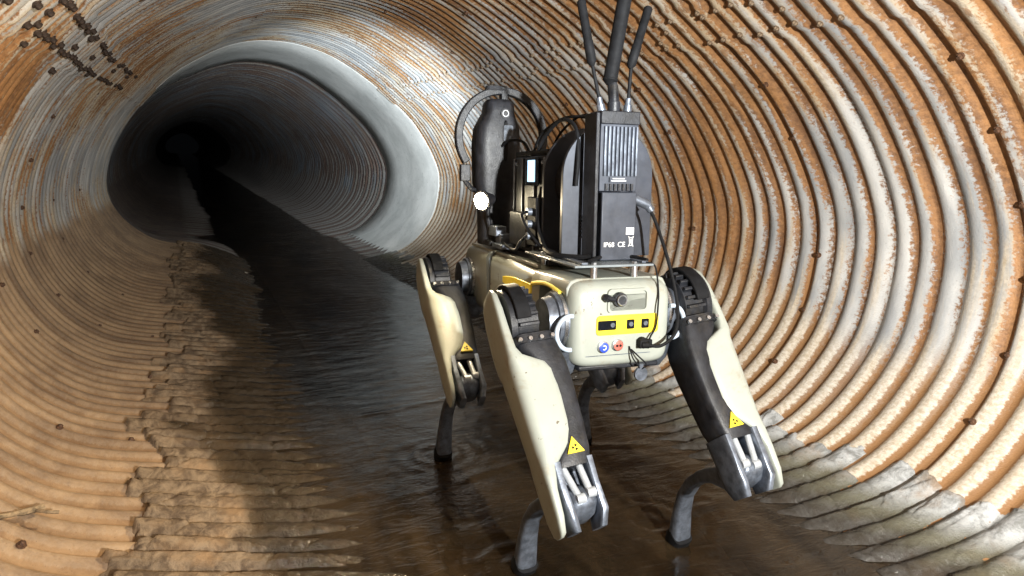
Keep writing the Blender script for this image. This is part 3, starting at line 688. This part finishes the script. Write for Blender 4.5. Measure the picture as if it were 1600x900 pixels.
for q in range(10):
    a = q*math.pi/5; b = MB(); b.cyl((-.215, yc+.057*math.cos(a), .245+.057*math.sin(a)), (-.219, yc+.057*math.cos(a), .245+.057*math.sin(a)), .0042, 8); part(b, 'screw', 'steel', dr, sb)
b = MB(); b.box((-.225,.020,.142), (-.205,.036,.168)).box((-.230,-.11,.1056), (-.127,.056,.1100)); part(b, 'base_block', 'black', sb, bevel=.001)
for q in range(6):
    b = MB(); b.obox((-.2335, .018, .150+q*.0075), (unit((0,.8,-.5)), unit((0,.5,.8)), X_), (.013, .0016, .002)); part(b, 'vent_slat', 'bluegrey', sb)

# instrument case with lit screen
ic = thing('instrument_case', 'black instrument case with a small lit screen in the middle of the robot', 'case', (-.02,.0,.092))
b = MB(); b.box((-.115,-.062,.0925), (.078,.055,.300)); ib = part(b, 'case_body', 'black', ic, bevel=.004)
b = MB(); b.box((-.118,-.060,.300), (.080,.053,.312)); part(b, 'lid', 'rubber', ic, bevel=.003)
b = MB()
for x in (-.112, -.055, .018, .072): b.box((x-.003,.0552,.098), (x+.003,.0590,.296))
part(b, 'side_rib', 'bluegrey', ib, ic, bevel=.001)
b = MB(); b.box((-.1205,.014,.232), (-.1155,.052,.298)); bz = part(b, 'screen_bezel', 'bluegrey', ic, bevel=.001)
b = MB(); b.box((-.1215,.018,.238), (-.1206,.042,.293)); part(b, 'screen_mask', 'glass', bz, ic)
b = MB(); b.box((-.086,.0592,.238), (-.006,.0602,.296)); part(b, 'side_panel', 'glass', ib, ic)
b = MB(); b.box((-.066,.0603,.246), (-.024,.0612,.291)); part(b, 'screen', 'screen', ib, ic)
b = MB(); b.box((-.112,.0592,.115), (-.060,.074,.215)); part(b, 'connector_block', 'rubber', ic, bevel=.002)
for zc in (.135,.160,.185):
    b = MB(); b.cyl((-.086,.074,zc), (-.086,.084,zc), .008, 14); part(b, 'connector', 'bluegrey', ic)
b = MB(); b.box((-.045,.0592,.105), (.065,.071,.180)); part(b, 'power_box', 'black', ic, bevel=.003)
for x, z in ((-.10,.11),(.06,.11),(-.10,.285),(.06,.285)):
    b = MB(); b.cyl((x,.0550,z),(x,.0585,z),.004,8); part(b, 'screw', 'steel', ib, ic)
b = MB(); b.box((.05,.045,.0925), (.12,.095,.103)).box((.085,.055,.100),(.125,.085,.125)); part(b, 'bracket', 'bluegrey', ic, bevel=.0015)

# camera head inside a half-round hoop
ch = thing('camera_head', 'black rounded camera head with lens and dial inside the hoop', 'camera', (.20,.06,.093))
b = MB()
b.loft([((.20,.063,.093), X_, Y_, .035, .040, 4), ((.20,.063,.20), X_, Y_, .035, .042, 4), ((.20,.063,.24), X_, Y_, .040, .054, 4), ((.20,.063,.33), X_, Y_, .042, .056, 4), ((.20,.062,.37), X_, Y_, .041, .053, 4), ((.20,.060,.395), X_, Y_, .038, .042, 4), ((.20,.058,.408), X_, Y_, .036, .036, 4), ((.20,.057,.430), X_, Y_, .034, .034, 4), ((.20,.057,.438), X_, Y_, .028, .028, 3)], 32)
hb = part(b, 'head_body', 'black', ch, smooth=50)
xq = .158
b = MB(); b.prism(rrect(.012,.019,.005), (xq, .046, .358), -Y_, Z_, -X_, 0, .006); part(b, 'lens_window', 'lens', hb, ch, bevel=.001)
b = MB(); b.cyl((.166,.052,.404),(.158,.052,.404),.011,24); dl = part(b, 'dial', 'black', hb, ch)
b = MB(); b.tube(arc_pts((.1575,.052,.404), Y_, Z_, .007, 0, 2*math.pi, 20), .0012, 6); part(b, 'dial_ring', 'steel', hb, ch)
b = MB(); b.loft([((.163,.050,.34), Y_, Z_, .006,.05, 4), ((.156,.050,.34), Y_, Z_, .004,.046, 4)], 16); part(b, 'centre_rib', 'rubber', hb, ch)
hp = thing('hoop_guard', 'half-round hoop guard arching over the camera head', 'guard', (.20,.045,.24))
c0 = np.array([.20,.0475,.352]); rs = []
for a in np.linspace(R_(-32), R_(215), 44):
    rad = Y_*math.cos(math.pi-a)*-1*-1; rad = Y_*-math.cos(a)*-1*-1 + Z_*math.sin(a); rad = -Y_*math.cos(a) + Z_*math.sin(a)
    rs.append([c0+rad*.099+X_*.010, c0+rad*.117+X_*.010, c0+rad*.117-X_*.010, c0+rad*.099-X_*.010])
b = MB(); b.rings(rs); part(b, 'hoop', 'black', hp, bevel=.0025)
b = MB(); b.loft([(c0+Z_*.108+Y_*.014, X_, Y_, .012,.030, 4), (c0+Z_*.119+Y_*.014, X_, Y_, .010,.026, 4)], 16).obox(c0+Z_*.10-Y_*.004, (X_, Y_, Z_), (.011,.008,.016)); part(b, 'hoop_clip', 'black', hp, bevel=.001)
b = MB(); b.box((.192,.128,.245),(.208,.152,.285)); part(b, 'hoop_foot', 'black', hp, bevel=.002)
b = MB(); b.tube(spline([(.20,.142,.25),(.20,.120,.225),(.20,.10,.23)], 6), .006, 8); part(b, 'hoop_stay', 'black', hp)

# lit work lamp on the near-left corner of the payload
wl = thing('work_lamp', 'small lit work lamp glowing below the camera head', 'lamp', (.150,.105,.150))
lc = np.array([.140,.112,.200])
ld = unit((-.42,.88,-.14))
b = MB(); b.tube([lc-ld*.030, lc-ld*.010, lc, lc+ld*.004], [.012,.020,.026,.026], 24); part(b, 'lamp_housing', 'black', wl)
b = MB(); b.tube([lc+ld*.0042, lc+ld*.0060], [.0235,.0225], 24); part(b, 'reflector', 'steel', wl)
b = MB(); b.tube([lc+ld*.0062, lc+ld*.010, lc+ld*.0135, lc+ld*.015], [.0195,.0188,.013,.004], 20); part(b, 'lamp_glass', 'lamp', wl)
b = MB(); b.tube(spline([lc-ld*.025, (.155,.095,.165), (.16,.080,.105)], 6), .006, 10).box((.13,.060,.093),(.185,.098,.106)); part(b, 'lamp_stand', 'black', wl, bevel=.001)
b = MB(); b.box((.10,.066,.118),(.16,.092,.142)); part(b, 'driver_box', 'bluegrey', wl, bevel=.002)
lw = bpy.data.lights.new('lamp_light', 'SPOT'); lw.spot_size = R_(165); lw.spot_blend = .6; lw.energy = 33; lw.color = (1.0, .80, .52); lw.shadow_soft_size = .018
lo = bpy.data.objects.new('lamp_light', lw); COL.objects.link(lo); lo.location = Vector(TB + RB@(lc+ld*.024)); lo.rotation_euler = Vector(RB@ld).to_track_quat('-Z', 'Y').to_euler()

# added forward lamp, unseen fixture behind the camera mast: brightens collar and pipe ahead
fd = unit(RB.T@(np.array([1.50, 6.9, .98]) - (TB+RB@np.array([.27,.03,.34])))); c0 = np.array([.262,.03,.34])
b = MB(); b.tube([c0-fd*.012, c0+fd*.010, c0+fd*.014], [.014,.020,.020], 20).box((.240,.022,.31),(.262,.038,.345)); part(b, 'lamp_housing', 'black', ch)
b = MB(); b.tube([c0+fd*.0142, c0+fd*.016], [.017,.015], 20); part(b, 'lamp_glass', 'lamp', ch)
lf_ = bpy.data.lights.new('added_forward_light', 'SPOT'); lf_.energy = 1150; lf_.spot_size = R_(34); lf_.spot_blend = 1.0; lf_.shadow_soft_size = .015; lf_.color = (.88, .96, 1.0)
fo = bpy.data.objects.new('added_forward_light', lf_); COL.objects.link(fo); fo.location = Vector(TB+RB@(c0+fd*.02)); fo.rotation_euler = Vector(RB@fd).to_track_quat('-Z', 'Y').to_euler()

# cables
cable('cable', [(-.292,-.084,.198),(-.300,-.095,.17),(-.335,-.104,.10),(-.362,-.108,.03),(-.385,-.092,-.015),(-.390,-.062,-.036),(-.380,-.040,-.036)], .0032, 'black cable hanging from the radio plug down to the port on the tail')
cable('cable', [(-.345,-.050,.107),(-.352,-.0645,.100),(-.364,-.066,.060),(-.372,-.062,.030),(-.371,-.060,-.005),(-.372,-.050,-.022),(-.379,-.042,-.031)], .0016, 'thin dark lead running down the tail across the yellow strip')
cable('cable', [(-.110,.060,.236),(-.112,.066,.205),(-.115,.068,.160),(-.150,.075,.130),(-.215,.085,.113),(-.265,.070,.1115),(-.300,.040,.1125)], .0050, 'ribbed black conduit curving from the case down to the mounting plate')
cable('cable', [(-.02,.045,.312),(-.05,.040,.345),(-.11,.020,.372),(-.17,.0,.372),(-.235,-.01,.355),(-.245,-.02,.33)], .0030, 'black lead arching from the case lid up to the radio')
cable('cable', [(-.06,.05,.312),(-.085,.048,.336),(-.15,.040,.366),(-.21,.035,.350),(-.238,.040,.30),(-.240,.044,.24)], .0040, 'thicker black lead looping over the arched bracket')
cable('cable', [(-.03,.01,.312),(-.06,.0,.350),(-.12,-.015,.378),(-.20,-.02,.370),(-.244,-.022,.345)], .0026, 'thinnest black lead arching highest over the arched bracket')
cable('cable', [(-.33,.055,.1095),(-.30,.02,.1125),(-.27,-.01,.111),(-.30,-.045,.112),(-.34,-.055,.110)], .0036, 'black lead snaking flat across the mounting plate')
cable('cable', [(-.086,.084,.185),(-.100,.100,.178),(-.135,.098,.150),(-.170,.082,.120),(-.215,.060,.1115)], .0030, 'short black lead dropping from the top connector of the case')
cable('cable', [(-.086,.084,.135),(-.090,.100,.122),(-.060,.098,.105),(.02,.085,.100),(.10,.078,.108)], .0030, 'short black lead running forward from the lowest connector of the case')
cable('cable', [(.05,.03,.312),(.08,.035,.335),(.13,.050,.340),(.165,.062,.325)], .0032, 'short black lead bridging the case lid and the camera head')
# rings of the ribbed conduit: read as fine ribs
# dust cap dangling on its cord below the tail
dc = thing('dust_cap', 'grey rubber dust cap dangling on a cord below the tail', 'cap', (-.372,-.032,-.100))
b = MB(); b.tube(spline([(-.3645,-.012,-.040),(-.374,-.014,-.058),(-.376,-.022,-.070),(-.373,-.030,-.080)], 6), .0014, 6).tube(spline([(-.3645,-.016,-.046),(-.378,-.026,-.058),(-.378,-.040,-.072),(-.373,-.033,-.082)], 6), .0014, 6); part(b, 'cord', 'rubber', dc)
b = MB(); b.tube([(-.3745,-.033,-.090),(-.369,-.033,-.090),(-.3685,-.033,-.090)], [.0125,.0125,.010], 24).obox((-.372,-.033,-.078), (X_,Y_,Z_), (.002,.004,.006)); part(b, 'cap_disc', 'bluegrey', dc)

# dead twig on the left flank
x, y, z = [float(q[0]) for q in wall_pt(np.array([1.33]), np.array([3.732]), np.array([.016]))]
tw = MB(); tw.tube(spline([(x+.02,y+.01,z+.002),(x-.02,y-.02,z+.012),(x-.06,y-.05,z+.028),(x-.12,y-.10,z+.065)], 5), [.007]*5+[.005]*5+[.004]*6, 7).tube(spline([(x+.005,y,z+.004),(x+.03,y-.02,z+.005),(x+.05,y-.02,z+.0)], 4), .0035, 6)
tag(tw.build('twig', MT['twig']), 'pale dead twig lying on the lower left wall', 'twig')
